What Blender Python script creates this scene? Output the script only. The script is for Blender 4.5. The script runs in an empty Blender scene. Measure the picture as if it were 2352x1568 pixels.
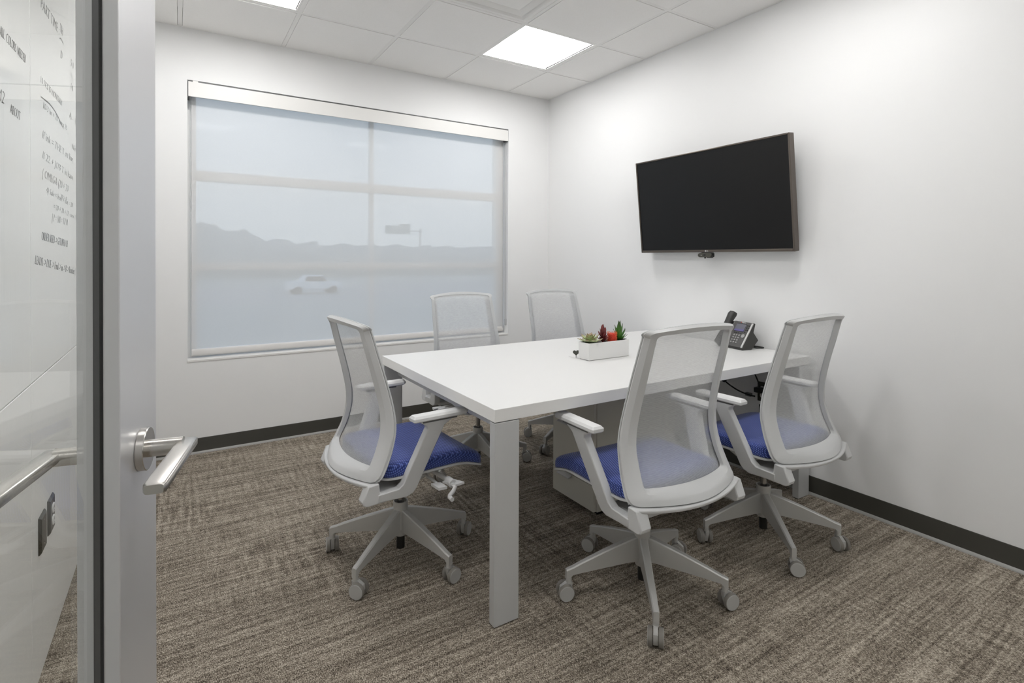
import bpy, bmesh, math, random
from mathutils import Vector, Matrix

random.seed(7)
sc = bpy.context.scene
COL = sc.collection
R = math.radians

# ------------------------------------------------------------------ camera
CAM = Vector((-2.91456, -4.00366, 1.27376))
F_PX, CX, CY, YAW, ROLL, PITCH = 1220.142, 1176.0, 603.868, 0.56162, 0.00376, -0.00853
cd = bpy.data.cameras.new('camera')
cam = bpy.data.objects.new('camera', cd)
COL.objects.link(cam)
sc.camera = cam
cd.sensor_fit = 'HORIZONTAL'
cd.sensor_width = 36.0
cd.lens = 36.0 * F_PX / 2352.0
cd.shift_x = 0.0
cd.shift_y = (CY - 784.0) / 2352.0
cd.clip_start = 0.02
cd.clip_end = 600
_s, _c = math.sin(YAW), math.cos(YAW)
_F0, _R0, _U0 = Vector((_s, _c, 0)), Vector((_c, -_s, 0)), Vector((0, 0, 1))
_F = _F0 * math.cos(PITCH) + _U0 * math.sin(PITCH)
_U = _U0 * math.cos(PITCH) - _F0 * math.sin(PITCH)
_Rr = _R0 * math.cos(ROLL) + _U * math.sin(ROLL)
_Uu = _U * math.cos(ROLL) - _R0 * math.sin(ROLL)
M4 = Matrix((( _Rr.x, _Uu.x, -_F.x, CAM.x), (_Rr.y, _Uu.y, -_F.y, CAM.y), (_Rr.z, _Uu.z, -_F.z, CAM.z), (0, 0, 0, 1)))
cam.matrix_world = M4

# ------------------------------------------------------------------ view, world
vs = sc.view_settings
vs.view_transform = 'Standard'
vs.look = 'None'
vs.gamma = 1.0
vs.use_curve_mapping = False
vs.exposure = 0.08
SKY_STRENGTH = 1.0
LAMP_STRENGTH = 25.5
CORRIDOR_FILL_STRENGTH = 10.0  # added fill from behind the camera
LAMP_COLOR = (1.0, 0.993, 0.98)

world = bpy.data.worlds.new('sky')
sc.world = world
world.use_nodes = True
nt = world.node_tree
nt.nodes.clear()
wo = nt.nodes.new('ShaderNodeOutputWorld')
bg = nt.nodes.new('ShaderNodeBackground')
geo = nt.nodes.new('ShaderNodeTexCoord')
sep = nt.nodes.new('ShaderNodeSeparateXYZ')
rmp = nt.nodes.new('ShaderNodeValToRGB')
rmp.color_ramp.elements[0].position = 0.0
rmp.color_ramp.elements[0].color = (0.80, 0.86, 0.93, 1)
rmp.color_ramp.elements[1].position = 0.6
rmp.color_ramp.elements[1].color = (0.60, 0.75, 1.0, 1)
nt.links.new(geo.outputs['Generated'], sep.inputs[0])
nt.links.new(sep.outputs['Z'], rmp.inputs[0])
nt.links.new(rmp.outputs[0], bg.inputs['Color'])
bg.inputs['Strength'].default_value = SKY_STRENGTH
nt.links.new(bg.outputs[0], wo.inputs[0])

# ------------------------------------------------------------------ room numbers
H = 2.742            # ceiling
XL = -3.268          # left wall
YF = -4.04           # front wall
TILE = 0.6096
GX = [0.0, -0.4624, -1.072, -1.6816, -2.2912, -2.9008, XL]
GY = [0.0, -0.6046, -1.2142, -1.8238, -2.4334, -3.043, -3.6526, YF]

# ------------------------------------------------------------------ materials
def mat(name, color=(.8, .8, .8), rough=.5, metal=0.0, spec=.5, coat=0.0):
    m = bpy.data.materials.new(name)
    m.use_nodes = True
    b = m.node_tree.nodes['Principled BSDF']
    b.inputs['Base Color'].default_value = (*color, 1)
    b.inputs['Roughness'].default_value = rough
    b.inputs['Metallic'].default_value = metal
    b.inputs['Specular IOR Level'].default_value = spec
    b.inputs['Coat Weight'].default_value = coat
    return m

def N(m, t, **kw):
    n = m.node_tree.nodes.new(t)
    for k, v in kw.items():
        setattr(n, k, v)
    return n

def LK(m, a, b):
    m.node_tree.links.new(a, b)

def bsdf(m):
    return m.node_tree.nodes['Principled BSDF']

def coords(m, scale=(1, 1, 1), rot=(0, 0, 0), kind='Object'):
    tc = N(m, 'ShaderNodeTexCoord')
    mp = N(m, 'ShaderNodeMapping')
    mp.inputs['Scale'].default_value = scale
    mp.inputs['Rotation'].default_value = rot
    LK(m, tc.outputs[kind], mp.inputs['Vector'])
    return mp.outputs[0]

def noise(m, vec, scale, detail=3.0, rough=.55):
    n = N(m, 'ShaderNodeTexNoise')
    n.inputs['Scale'].default_value = scale
    n.inputs['Detail'].default_value = detail
    n.inputs['Roughness'].default_value = rough
    LK(m, vec, n.inputs['Vector'])
    return n.outputs['Fac']

def ramp(m, fac, stops):
    r = N(m, 'ShaderNodeValToRGB')
    cr = r.color_ramp
    while len(cr.elements) > 1:
        cr.elements.remove(cr.elements[-1])
    cr.elements[0].position = stops[0][0]
    cr.elements[0].color = (*stops[0][1], 1)
    for p, c in stops[1:]:
        e = cr.elements.new(p)
        e.color = (*c, 1)
    LK(m, fac, r.inputs[0])
    return r.outputs[0]

def mth(m, op, a, b=None, clamp=False):
    n = N(m, 'ShaderNodeMath', operation=op, use_clamp=clamp)
    for i, v in enumerate((a, b)):
        if v is None:
            continue
        if isinstance(v, (int, float)):
            n.inputs[i].default_value = v
        else:
            LK(m, v, n.inputs[i])
    return n.outputs[0]

def bump(m, h, strength=.3, dist=.002):
    b = N(m, 'ShaderNodeBump')
    b.inputs['Strength'].default_value = strength
    b.inputs['Distance'].default_value = dist
    LK(m, h, b.inputs['Height'])
    LK(m, b.outputs[0], bsdf(m).inputs['Normal'])

def mixc(m, fac, a, b, blend='MIX'):
    n = N(m, 'ShaderNodeMix', data_type='RGBA', blend_type=blend)
    if isinstance(fac, (int, float)):
        n.inputs[0].default_value = fac
    else:
        LK(m, fac, n.inputs[0])
    for i, v in ((6, a), (7, b)):
        if isinstance(v, tuple):
            n.inputs[i].default_value = (*v, 1)
        else:
            LK(m, v, n.inputs[i])
    return n.outputs[2]

MT = {}
# painted drywall
m = MT['wall'] = mat('wall_paint', (.875, .875, .875), .6, spec=.3)
v = coords(m)
bump(m, noise(m, v, 260, 2), .06, .001)
# glossy white wall panels
m = MT['panel'] = mat('white_panel', (.80, .80, .785), .12, spec=.5)
v = coords(m, (1, 60, 1.5))
LK(m, ramp(m, noise(m, v, 6, 3), [(.3, (.86, .86, .845)), (.7, (.90, .90, .885))]), bsdf(m).inputs['Base Color'])
m = MT['panel_low'] = mat('white_laminate_panel', (.78, .775, .75), .3, spec=.4)
v = coords(m, (1, 60, 1.5))
LK(m, ramp(m, noise(m, v, 6, 3), [(.3, (.85, .845, .825)), (.7, (.90, .895, .875))]), bsdf(m).inputs['Base Color'])
MT['joint'] = mat('dark_joint', (.06, .055, .05), .8)
# ceiling
m = MT['tile'] = mat('mineral_ceiling_tile', (.83, .81, .785), .95, spec=.1)
v = coords(m, kind='Object')
n1 = noise(m, v, 180, 4, .7)
LK(m, ramp(m, n1, [(.35, (.91, .895, .875)), (.65, (.935, .925, .91))]), bsdf(m).inputs['Base Color'])
bump(m, n1, .25, .001)
MT['tee'] = mat('white_ceiling_grid', (.87, .858, .84), .5)
MT['white_metal'] = mat('white_enamel_metal', (.84, .83, .81), .4)
MT['white_reflector'] = mat('white_reflector', (.62, .62, .62), .45)
for nm_, st_ in (('lamp', LAMP_STRENGTH), ('corridor_fill', CORRIDOR_FILL_STRENGTH)):
    m = MT[nm_] = bpy.data.materials.new(nm_ + '_lens')
    m.use_nodes = True
    m.node_tree.nodes.clear()
    o_ = N(m, 'ShaderNodeOutputMaterial')
    e_ = N(m, 'ShaderNodeEmission')
    e_.inputs['Color'].default_value = (*LAMP_COLOR, 1)
    e_.inputs['Strength'].default_value = st_
    LK(m, e_.outputs[0], o_.inputs[0])
# carpet
m = MT['carpet'] = mat('loop_pile_carpet', (.2, .17, .13), 1.0, spec=.05)
v1 = coords(m, (1.6, 34, 1))
s1 = noise(m, v1, 2.2, 4, .65)                       # long streaks along the room
v1b = coords(m, (0.7, 9, 1))
s1b = noise(m, v1b, 1.5, 3, .6)
v2 = coords(m, (28, 2.6, 1))
s2 = noise(m, v2, 2.0, 4, .65)                       # short cross streaks
v3 = coords(m)
patch = noise(m, v3, 1.6, 2, .5)
vl = coords(m, (1, .55, 1), (0, 0, R(38)))
loops = noise(m, vl, 300, 2, .7)                     # yarn loops
lrg = noise(m, v3, 60, 3, .65)
cross = mth(m, 'MULTIPLY', mth(m, 'SUBTRACT', s2, .5), mth(m, 'MULTIPLY', mth(m, 'SUBTRACT', patch, .33, True), 3.6))
t = mth(m, 'ADD', mth(m, 'MULTIPLY', mth(m, 'SUBTRACT', s1, .5), 1.15), cross)
t = mth(m, 'ADD', t, mth(m, 'MULTIPLY', mth(m, 'SUBTRACT', s1b, .5), .55))
t = mth(m, 'ADD', t, mth(m, 'MULTIPLY', mth(m, 'SUBTRACT', loops, .5), 2.6))
t = mth(m, 'ADD', t, mth(m, 'MULTIPLY', mth(m, 'SUBTRACT', lrg, .5), .9))
t = mth(m, 'ADD', t, .5, True)
LK(m, ramp(m, t, [(0.0, (.050, .041, .032)), (.35, (.180, .151, .119)), (.55, (.285, .245, .198)), (1.0, (.61, .545, .455))]), bsdf(m).inputs['Base Color'])
bump(m, loops, .8, .004)
# base trim
MT['cove'] = mat('dark_rubber_base', (.048, .046, .038), .38, spec=.45)
MT['toe_sheen'] = mat('grey_base_toe_sheen', (.36, .355, .34), .35)  # lighter grey stands in for light reflected off the glossy toe
# furniture
m = MT['plastic'] = mat('light_grey_plastic', (.61, .613, .615), .42)
bump(m, noise(m, coords(m), 900, 2), .08, .0006)
MT['plastic_dark'] = mat('dark_grey_plastic', (.13, .13, .13), .45)
m = MT['pad'] = mat('armrest_pad_grey', (.70, .70, .70), .5)
MT['silver'] = mat('silver_painted_metal', (.56, .555, .54), .38, .3)
MT['black'] = mat('black_plastic', (.012, .012, .012), .35)
MT['chrome'] = mat('gas_lift_steel', (.45, .45, .45), .2, 1.0)
MT['wheel'] = mat('taupe_wheel_rubber', (.23, .215, .195), .55)
MT['wheel_face'] = mat('grey_wheel_face', (.47, .465, .45), .5)
m = MT['seat'] = mat('blue_woven_seat_fabric', (.05, .075, .38), .8, spec=.25)
vw = coords(m, (1, 1, 1), (R(25), R(40), R(32)))
w1 = N(m, 'ShaderNodeTexWave', wave_type='BANDS', bands_direction='X')
w1.inputs['Scale'].default_value = 50
LK(m, vw, w1.inputs['Vector'])
vw2 = coords(m, (1, 1, 1), (R(-25), R(-40), R(-40)))
w2 = N(m, 'ShaderNodeTexWave', wave_type='BANDS', bands_direction='X')
w2.inputs['Scale'].default_value = 50
LK(m, vw2, w2.inputs['Vector'])
wv = mth(m, 'MULTIPLY', w1.outputs['Fac'], w2.outputs['Fac'])
LK(m, ramp(m, wv, [(0, (.018, .030, .15)), (.35, (.055, .098, .38)), (1, (.22, .29, .68))]), bsdf(m).inputs['Base Color'])
bump(m, wv, .5, .002)
bsdf(m).inputs['Sheen Weight'].default_value = .25

def see_through(name, color, alpha_transp, weave=0.0, wscale=260, trans=0.0, rot=(0, 0, 0), direction='Z'):
    """open weave cloth: part of the light passes straight through the holes"""
    m = bpy.data.materials.new(name)
    m.use_nodes = True
    t = m.node_tree
    t.nodes.clear()
    o = N(m, 'ShaderNodeOutputMaterial')
    d = N(m, 'ShaderNodeBsdfDiffuse')
    d.inputs['Color'].default_value = (*color, 1)
    surf = d.outputs[0]
    if trans > 0:
        tl = N(m, 'ShaderNodeBsdfTranslucent')
        tl.inputs['Color'].default_value = (*color, 1)
        mx = N(m, 'ShaderNodeMixShader')
        mx.inputs[0].default_value = trans
        LK(m, d.outputs[0], mx.inputs[1])
        LK(m, tl.outputs[0], mx.inputs[2])
        surf = mx.outputs[0]
    tr = N(m, 'ShaderNodeBsdfTransparent')
    mix = N(m, 'ShaderNodeMixShader')
    if weave > 0:
        v = coords(m, (1, 1, 1), rot)
        w = N(m, 'ShaderNodeTexWave', wave_type='BANDS', bands_direction=direction)
        w.inputs['Scale'].default_value = wscale
        w.inputs['Distortion'].default_value = .6
        LK(m, v, w.inputs['Vector'])
        n = noise(m, coords(m, (.4, .4, 3)), 160, 2)
        f = mth(m, 'ADD', mth(m, 'MULTIPLY', mth(m, 'SUBTRACT', w.outputs['Fac'], .5), weave), alpha_transp)
        f = mth(m, 'ADD', f, mth(m, 'MULTIPLY', mth(m, 'SUBTRACT', n, .5), weave), True)
        LK(m, f, mix.inputs[0])
    else:
        mix.inputs[0].default_value = alpha_transp
    LK(m, surf, mix.inputs[1])
    LK(m, tr.outputs[0], mix.inputs[2])
    LK(m, mix.outputs[0], o.inputs[0])
    return m

MT['mesh'] = see_through('grey_back_mesh', (.66, .67, .68), .46, .26, 110)
MT['shade'] = see_through('white_solar_shade', (.86, .85, .84), .25, .05, 300, .20)
def glass(name, tint, gloss=1.0, ior=1.5):
    m = bpy.data.materials.new(name)
    m.use_nodes = True
    t = m.node_tree
    t.nodes.clear()
    o = N(m, 'ShaderNodeOutputMaterial')
    tr = N(m, 'ShaderNodeBsdfTransparent')
    tr.inputs['Color'].default_value = (*tint, 1)
    gl = N(m, 'ShaderNodeBsdfGlossy')
    gl.inputs['Roughness'].default_value = 0.0
    fr = N(m, 'ShaderNodeFresnel')
    # the same reflectance on both faces of the sheet
    gm = N(m, 'ShaderNodeNewGeometry')
    mxv = N(m, 'ShaderNodeMix', data_type='FLOAT')
    LK(m, gm.outputs['Backfacing'], mxv.inputs[0])
    mxv.inputs[2].default_value = ior
    mxv.inputs[3].default_value = 1.0 / ior
    LK(m, mxv.outputs[0], fr.inputs['IOR'])
    f = mth(m, 'MULTIPLY', fr.outputs[0], gloss, True)
    mx = N(m, 'ShaderNodeMixShader')
    LK(m, f, mx.inputs[0])
    LK(m, tr.outputs[0], mx.inputs[1])
    LK(m, gl.outputs[0], mx.inputs[2])
    LK(m, mx.outputs[0], o.inputs[0])
    return m
MT['glass'] = glass('door_glass', (.985, .992, .985), .75, 1.42)
MT['pane'] = glass('window_glass', (.90, .95, .97), .6)
m = MT['alu'] = mat('satin_anodised_aluminium', (.72, .72, .735), .36, .6)
bump(m, noise(m, coords(m, (90, 90, 1)), 20, 2), .05, .0006)
MT['steel'] = mat('satin_stainless_steel', (.58, .56, .53), .27, 1.0)
m = MT['table'] = mat('white_laminate_top', (.77, .767, .76), .35, spec=.4)
bump(m, noise(m, coords(m), 500, 2), .03, .0005)
MT['table_edge_lit'] = mat('white_table_edge_lightened', (.90, .893, .88), .45)  # edge colour lightened to stand in for missing side light
MT['leg'] = mat('silver_grey_table_leg', (.62, .625, .63), .4, .2)
m = MT['ped'] = mat('beige_laminate', (.60, .58, .52), .5)
MT['tv_bezel'] = mat('bronze_grey_bezel', (.125, .105, .09), .3, .6)
MT['tv_screen'] = mat('black_lcd_screen', (.006, .006, .0062), .28, spec=.28)
MT['logo'] = mat('pale_logo_print', (.8, .8, .8), .4)
MT['cam_grey'] = mat('dark_olive_grey_plastic', (.055, .053, .042), .4)
MT['phone'] = mat('charcoal_phone_plastic', (.035, .034, .032), .42)
MT['phone_face'] = mat('dark_grey_phone_face', (.085, .082, .080), .45)
MT['key'] = mat('grey_key', (.34, .335, .33), .3)
MT['phone_silver'] = mat('bright_silver_trim', (.75, .75, .74), .25, .7)
m = MT['lcd'] = mat('phone_display', (.10, .10, .13), .3)
v = coords(m)
sx = N(m, 'ShaderNodeSeparateXYZ')
LK(m, v, sx.inputs[0])
LK(m, ramp(m, mth(m, 'MULTIPLY', mth(m, 'ADD', sx.outputs['Z'], 0.03), 16), [(.2, (.12, .10, .30)), (.38, (.13, .13, .17)), (1, (.15, .15, .17))]), bsdf(m).inputs['Base Color'])
MT['red'] = mat('red_print', (.5, .04, .03), .5)
MT['planter'] = mat('matte_white_ceramic', (.80, .795, .785), .45)
MT['soil'] = mat('dark_soil', (.018, .015, .012), .95)
def leafm(name, a, b, rough=.45):
    m = mat(name, a, rough)
    tc = N(m, 'ShaderNodeTexCoord')
    s = N(m, 'ShaderNodeSeparateXYZ')
    LK(m, tc.outputs['Generated'], s.inputs[0])
    LK(m, ramp(m, s.outputs['Y'], [(.0, a), (.62, a), (1, b)]), bsdf(m).inputs['Base Color'])
    return m
MT['leaf_pale'] = leafm('pale_green_leaf', (.46, .54, .28), (.26, .13, .09))
MT['leaf_core'] = leafm('yellow_green_leaf', (.50, .55, .20), (.60, .40, .34))
MT['leaf_red'] = leafm('maroon_leaf', (.15, .024, .026), (.22, .035, .035))
MT['leaf_green'] = leafm('green_agave_leaf', (.075, .23, .035), (.05, .07, .02))
MT['leaf_dark'] = mat('dark_green_leaf', (.025, .055, .02), .5)
MT['cactus'] = mat('red_cactus', (.62, .04, .022), .6)
MT['cactus_tip'] = mat('orange_spine', (.75, .16, .05), .6)
MT['grey_leaf'] = mat('dark_grey_green_leaf', (.07, .075, .06), .6)
MT['plate'] = mat('dark_bronze_cover_plate', (.052, .048, .036), .35, .2)
MT['socket'] = mat('white_socket', (.82, .82, .80), .35)
MT['cable'] = mat('black_cable', (.008, .008, .008), .5)
MT['ink'] = mat('dry_erase_ink', (.17, .17, .165), .7)
MT['ink_pale'] = mat('faint_dry_erase_ink', (.40, .395, .385), .7)
MT['asphalt'] = mat('hazy_grey_asphalt', (.50, .495, .48), .9)  # asphalt colour lightened for distance haze
m = MT['grass'] = mat('hazy_grass_ground', (.52, .53, .49), .95)  # pale because distance haze is mixed into the grass colour
MT['tree'] = mat('hazy_tree_foliage', (.40, .43, .41), .95)  # foliage colour lightened to paint in the haze
MT['trunk'] = mat('tree_trunk', (.10, .08, .06), .9)
MT['car'] = mat('white_car_paint', (.93, .94, .96), .25)
MT['car_glass'] = mat('dark_car_glass', (.05, .06, .07), .1)
MT['sign'] = mat('green_road_sign', (.28, .36, .35), .6)

# ------------------------------------------------------------------ mesh helpers
class MB:
    def __init__(self):
        self.v, self.f, self.mi = [], [], []
    def add(self, verts, faces, mi=0):
        b = len(self.v)
        self.v += [tuple(p) for p in verts]
        self.f += [tuple(i + b for i in f) for f in faces]
        self.mi += [mi] * len(faces)
        return self
    def box(self, x0, x1, y0, y1, z0, z1, mi=0):
        x0, x1 = min(x0, x1), max(x0, x1)
        y0, y1 = min(y0, y1), max(y0, y1)
        z0, z1 = min(z0, z1), max(z0, z1)
        v = [(x0, y0, z0), (x1, y0, z0), (x1, y1, z0), (x0, y1, z0), (x0, y0, z1), (x1, y0, z1), (x1, y1, z1), (x0, y1, z1)]
        return self.add(v, [(0, 3, 2, 1), (4, 5, 6, 7), (0, 1, 5, 4), (1, 2, 6, 5), (2, 3, 7, 6), (3, 0, 4, 7)], mi)
    def loft(self, rings, cap=True, closed=True, mi=0, loop=False):
        n = len(rings[0])
        v = [p for r in rings for p in r]
        f = []
        m = len(rings)
        for i in range(m if loop else m - 1):
            a, b = i * n, ((i + 1) % m) * n
            for j in range(n if closed else n - 1):
                k = (j + 1) % n
                f.append((a + j, a + k, b + k, b + j))
        if cap and not loop:
            f.append(tuple(range(n - 1, -1, -1)))
            f.append(tuple(range((m - 1) * n, m * n)))
        return self.add(v, f, mi)
    def cyl(self, p0, p1, r0, r1=None, n=20, mi=0, cap=True):
        r1 = r0 if r1 is None else r1
        p0, p1 = Vector(p0), Vector(p1)
        d = (p1 - p0).normalized()
        a = d.orthogonal().normalized()
        b = d.cross(a)
        rings = []
        for p, r in ((p0, r0), (p1, r1)):
            rings.append([p + (a * math.cos(2 * math.pi * i / n) + b * math.sin(2 * math.pi * i / n)) * r for i in range(n)])
        return self.loft(rings, cap, True, mi)
    def tube(self, path, r, n=8, mi=0):
        P = [Vector(p) for p in path]
        rings = []
        a = None
        for i, p in enumerate(P):
            d = (P[min(i + 1, len(P) - 1)] - P[max(i - 1, 0)]).normalized()
            if a is None:
                a = d.orthogonal().normalized()
            a = (a - d * a.dot(d)).normalized()
            b = d.cross(a)
            rr = r[i] if isinstance(r, (list, tuple)) else r
            rings.append([p + (a * math.cos(2 * math.pi * k / n) + b * math.sin(2 * math.pi * k / n)) * rr for k in range(n)])
        return self.loft(rings, True, True, mi)
    def prism(self, poly, axis, a, b, mi=0, fa=None, fb=None):
        """poly of 2-D points; axis 'x': (y,z); 'y': (x,z); 'z': (x,y)"""
        def p3(q, t):
            if axis == 'x':
                return (t, q[0], q[1])
            if axis == 'y':
                return (q[0], t, q[1])
            return (q[0], q[1], t)
        A = [p3(q, fa(q) if fa else a) for q in poly]
        B = [p3(q, fb(q) if fb else b) for q in poly]
        return self.loft([A, B], True, True, mi)
    def lathe(self, prof, c=(0, 0), n=24, mi=0, cap=True):
        rings = [[(c[0] + r * math.cos(2 * math.pi * i / n), c[1] + r * math.sin(2 * math.pi * i / n), z) for i in range(n)] for r, z in prof]
        return self.loft(rings, cap, True, mi)
    def build(self, name, mats, parent=None, smooth=None, bevel=None, seg=2, loc=None, rot=None):
        me = bpy.data.meshes.new(name)
        me.from_pydata(self.v, [], self.f)
        if not isinstance(mats, (list, tuple)):
            mats = [mats]
        for m in mats:
            me.materials.append(MT[m] if isinstance(m, str) else m)
        me.polygons.foreach_set('material_index', self.mi)
        bm = bmesh.new()
        bm.from_mesh(me)
        bmesh.ops.recalc_face_normals(bm, faces=bm.faces)
        bm.to_mesh(me)
        bm.free()
        if smooth is not None:
            me.polygons.foreach_set('use_smooth', [True] * len(me.polygons))
            me.set_sharp_from_angle(angle=R(smooth))
        me.update()
        o = bpy.data.objects.new(name, me)
        COL.objects.link(o)
        if bevel:
            md = o.modifiers.new('bevel', 'BEVEL')
            md.width = bevel
            md.segments = seg
            md.limit_method = 'ANGLE'
            md.angle_limit = R(40)
            md.harden_normals = False
        if parent is not None:
            o.parent = parent
        if loc:
            o.location = loc
        if rot:
            o.rotation_euler = rot
        return o

def tag(o, label=None, cat=None, group=None, kind=None):
    if label:
        o['label'] = label
    if cat:
        o['category'] = cat
    if group:
        o['group'] = group
    if kind:
        o['kind'] = kind
    return o

def thing(name, label, cat, loc=(0, 0, 0), rz=0.0, group=None, kind=None):
    o = bpy.data.objects.new(name, None)
    COL.objects.link(o)
    o.empty_display_size = .1
    o.location = loc
    o.rotation_euler = (0, 0, rz)
    return tag(o, label, cat, group, kind)

def copy_tree(o, parent=None):
    c = o.copy()
    COL.objects.link(c)
    c.parent = parent
    for ch in list(o.children):
        copy_tree(ch, c)
    return c

def text_mesh(name, body, size, material, parent, loc, rot, extrude=.0003, width=None, shear=0.0, align='LEFT', thin=0.0):
    cu = bpy.data.curves.new(name, 'FONT')
    cu.body = body
    cu.size = size
    cu.shear = shear
    cu.offset = -size * thin
    cu.extrude = extrude
    cu.align_x = align
    cu.resolution_u = 2
    tmp = bpy.data.objects.new(name, cu)
    COL.objects.link(tmp)
    dg = bpy.context.evaluated_depsgraph_get()
    me = bpy.data.meshes.new_from_object(tmp.evaluated_get(dg))
    bpy.data.objects.remove(tmp)
    bpy.data.curves.remove(cu)
    if width and len(me.vertices):
        xs = [p.co.x for p in me.vertices]
        k = width / max(1e-6, max(xs) - min(xs))
        for p in me.vertices:
            p.co.x *= k
    me.materials.clear()
    me.materials.append(MT[material])
    o = bpy.data.objects.new(name, me)
    COL.objects.link(o)
    o.parent = parent
    o.location = loc
    o.rotation_euler = rot
    return o

# ================================================================== ROOM SHELL
tag(MB().box(XL - .15, .15, -6.0, .22, -.12, 0).build('floor', 'carpet'), 'grey brown loop pile carpet with woven streaks', 'floor', kind='structure')

# window wall with its opening
WL, WR, WS, WT = -2.861, -.437, .610, 2.414
WTH = .21
b = MB()
b.box(XL - .15, WL, 0, WTH, 0, H + .2)
b.box(WR, .15, 0, WTH, 0, H + .2)
b.box(WL, WR, 0, WTH, 0, WS - .014)
b.box(WL, WR, 0, WTH, WT, H + .2)
tag(b.build('wall_back', 'wall'), 'pale grey painted wall around the big window', 'wall', kind='structure')
tag(MB().box(0, .15, -6.0, 0, 0, H + .2).build('wall_right', 'wall'), 'pale grey painted wall carrying the television', 'wall', kind='structure')

# left wall of white panels
wl = MB().box(XL - .15, XL - .012, -6.0, 0, 0, H + .2).build('wall_left', 'joint')
tag(wl, 'white glossy panel wall with dry erase writing', 'wall', kind='structure')
YS, ZS, G = -2.0, .9105, .0016
for (y0, y1) in ((-6.0, -4.0), (-4.0, YS), (YS, 0)):
    for (z0, z1, mm) in ((.004, ZS, 'panel_low'), (ZS, H + .1, 'panel')):
        MB().box(XL - .012, XL, y0 + G, y1 - G, z0 + G, z1 - G).build('wall_panel', mm, wl, bevel=.0012, seg=1)

# front wall with the doorway the picture is taken from
DX0, DX1, DH = -3.175, -2.19, 2.42
b = MB()
b.box(XL, DX0, YF - .12, YF, 0, H + .2)
b.box(DX0, 0, YF - .12, YF, DH, H + .2)
tag(b.build('wall_front', 'wall'), 'pale grey wall with the doorway', 'wall', kind='structure')
b = MB()
b.box(DX0, DX0 + .035, YF - .135, YF + .012, 0, DH)
b.box(DX1 - .035, DX1, YF - .135, YF + .012, 0, DH)
b.box(DX0, DX1, YF - .135, YF + .012, DH - .035, DH)
tag(b.build('trim_1', 'alu', bevel=.002), 'aluminium frame lining the doorway', 'door frame', kind='structure')
fw = thing('window_2', 'added aluminium framed glass partition beside the doorway, letting fill light in', 'window', kind='structure')  # unseen partition, added so corridor fill light reaches the room
xs_ = [DX1, (DX1 + 0) / 2, 0]
for x in (DX1 + .02, xs_[1], -.02):
    MB().box(x - .02, x + .02, YF - .10, YF - .02, .1, DH).build('post', 'alu', fw, bevel=.002)
MB().box(DX1, 0, YF - .10, YF - .02, 0, .1).build('bottom_rail', 'alu', fw, bevel=.002)
for k in range(2):
    MB().box((DX1 + .04, xs_[1] + .02)[k], (xs_[1] - .02, -.04)[k], YF - .064, YF - .056, .1, DH).build('pane', 'glass', fw)
tag(MB().box(XL - .15, .15, -6.12, -6.0, 0, H + .2).build('wall_corridor', 'wall'), 'pale grey wall across the corridor', 'wall', kind='structure')

# ceiling: lay-in tiles in a white grid
ceil = MB().box(XL - .15, .15, -6.0, 0, H + .125, H + .2).build('ceiling', 'tee')
tag(ceil, 'white suspended ceiling of square tiles in a grid', 'ceiling', kind='structure')
LIGHTS = [(1, 1), (4, 1), (1, 4), (4, 4)]
DIFF = (2, 2)
TE = .0125          # half tee
for k in range(1, 6):
    MB().box(GX[k] - TE, GX[k] + TE, YF, 0, H + .0025, H + .03).build('ceiling_tee', 'tee', ceil)
for k in range(1, 7):
    for i in range(6):
        MB().box(GX[i + 1] + TE, GX[i] - TE, GY[k] - TE, GY[k] + TE, H + .003, H + .03).build('ceiling_tee', 'tee', ceil)
b = MB()
b.box(XL, 0, -.022, 0, H + .001, H + .03)
b.box(-.022, 0, YF, -.022, H + .001, H + .03)
b.box(XL, XL + .022, YF, -.022, H + .001, H + .03)
b.box(XL + .022, -.022, YF, YF + .022, H + .001, H + .03)
b.build('wall_angle', 'tee', ceil)
for i in range(6):
    for j in range(7):
        if (i, j) in LIGHTS or (i, j) == DIFF:
            continue
        x0, x1 = GX[i + 1], GX[i]
        y0, y1 = GY[j + 1], GY[j]
        rx0 = .022 if i == 5 else .0140
        rx1 = .022 if i == 0 else .0140
        ry0 = .022 if j == 6 else .0140
        ry1 = .022 if j == 0 else .0140
        MB().box(x0 + rx0, x1 - rx1, y0 + ry0, y1 - ry1, H, H + .018).build('ceiling_tile', 'tile', ceil, bevel=.0012, seg=1)
MB().box(XL, 0, -6.0, YF - .12, H, H + .02).build('corridor_ceiling', 'tile', ceil)

# rubber wall base with a toe coloured lighter for the light it reflects
def base_run(name, p0, p1, nrm, label):
    p0, p1, n = Vector(p0), Vector(p1), Vector(nrm)
    def ring(p, prof):
        return [(p.x + n.x * a, p.y + n.y * a, z) for a, z in prof]
    prof = [(0, .0), (.0085, .0), (.0085, .014), (.0055, .022), (.005, .094), (.0035, .098), (0, .098)]
    o = MB().loft([ring(p0, prof), ring(p1, prof)]).build(name, 'cove', smooth=50)
    tag(o, label, 'baseboard', kind='structure')
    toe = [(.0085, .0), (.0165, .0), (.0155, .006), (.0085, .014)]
    MB().loft([ring(p0, toe), ring(p1, toe)]).build('base_toe', 'toe_sheen', o, smooth=40)
    return o
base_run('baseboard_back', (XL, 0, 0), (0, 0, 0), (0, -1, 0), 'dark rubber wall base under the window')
base_run('baseboard_right', (0, -.016, 0), (0, YF, 0), (-1, 0, 0), 'dark rubber wall base below the television wall')

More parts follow.
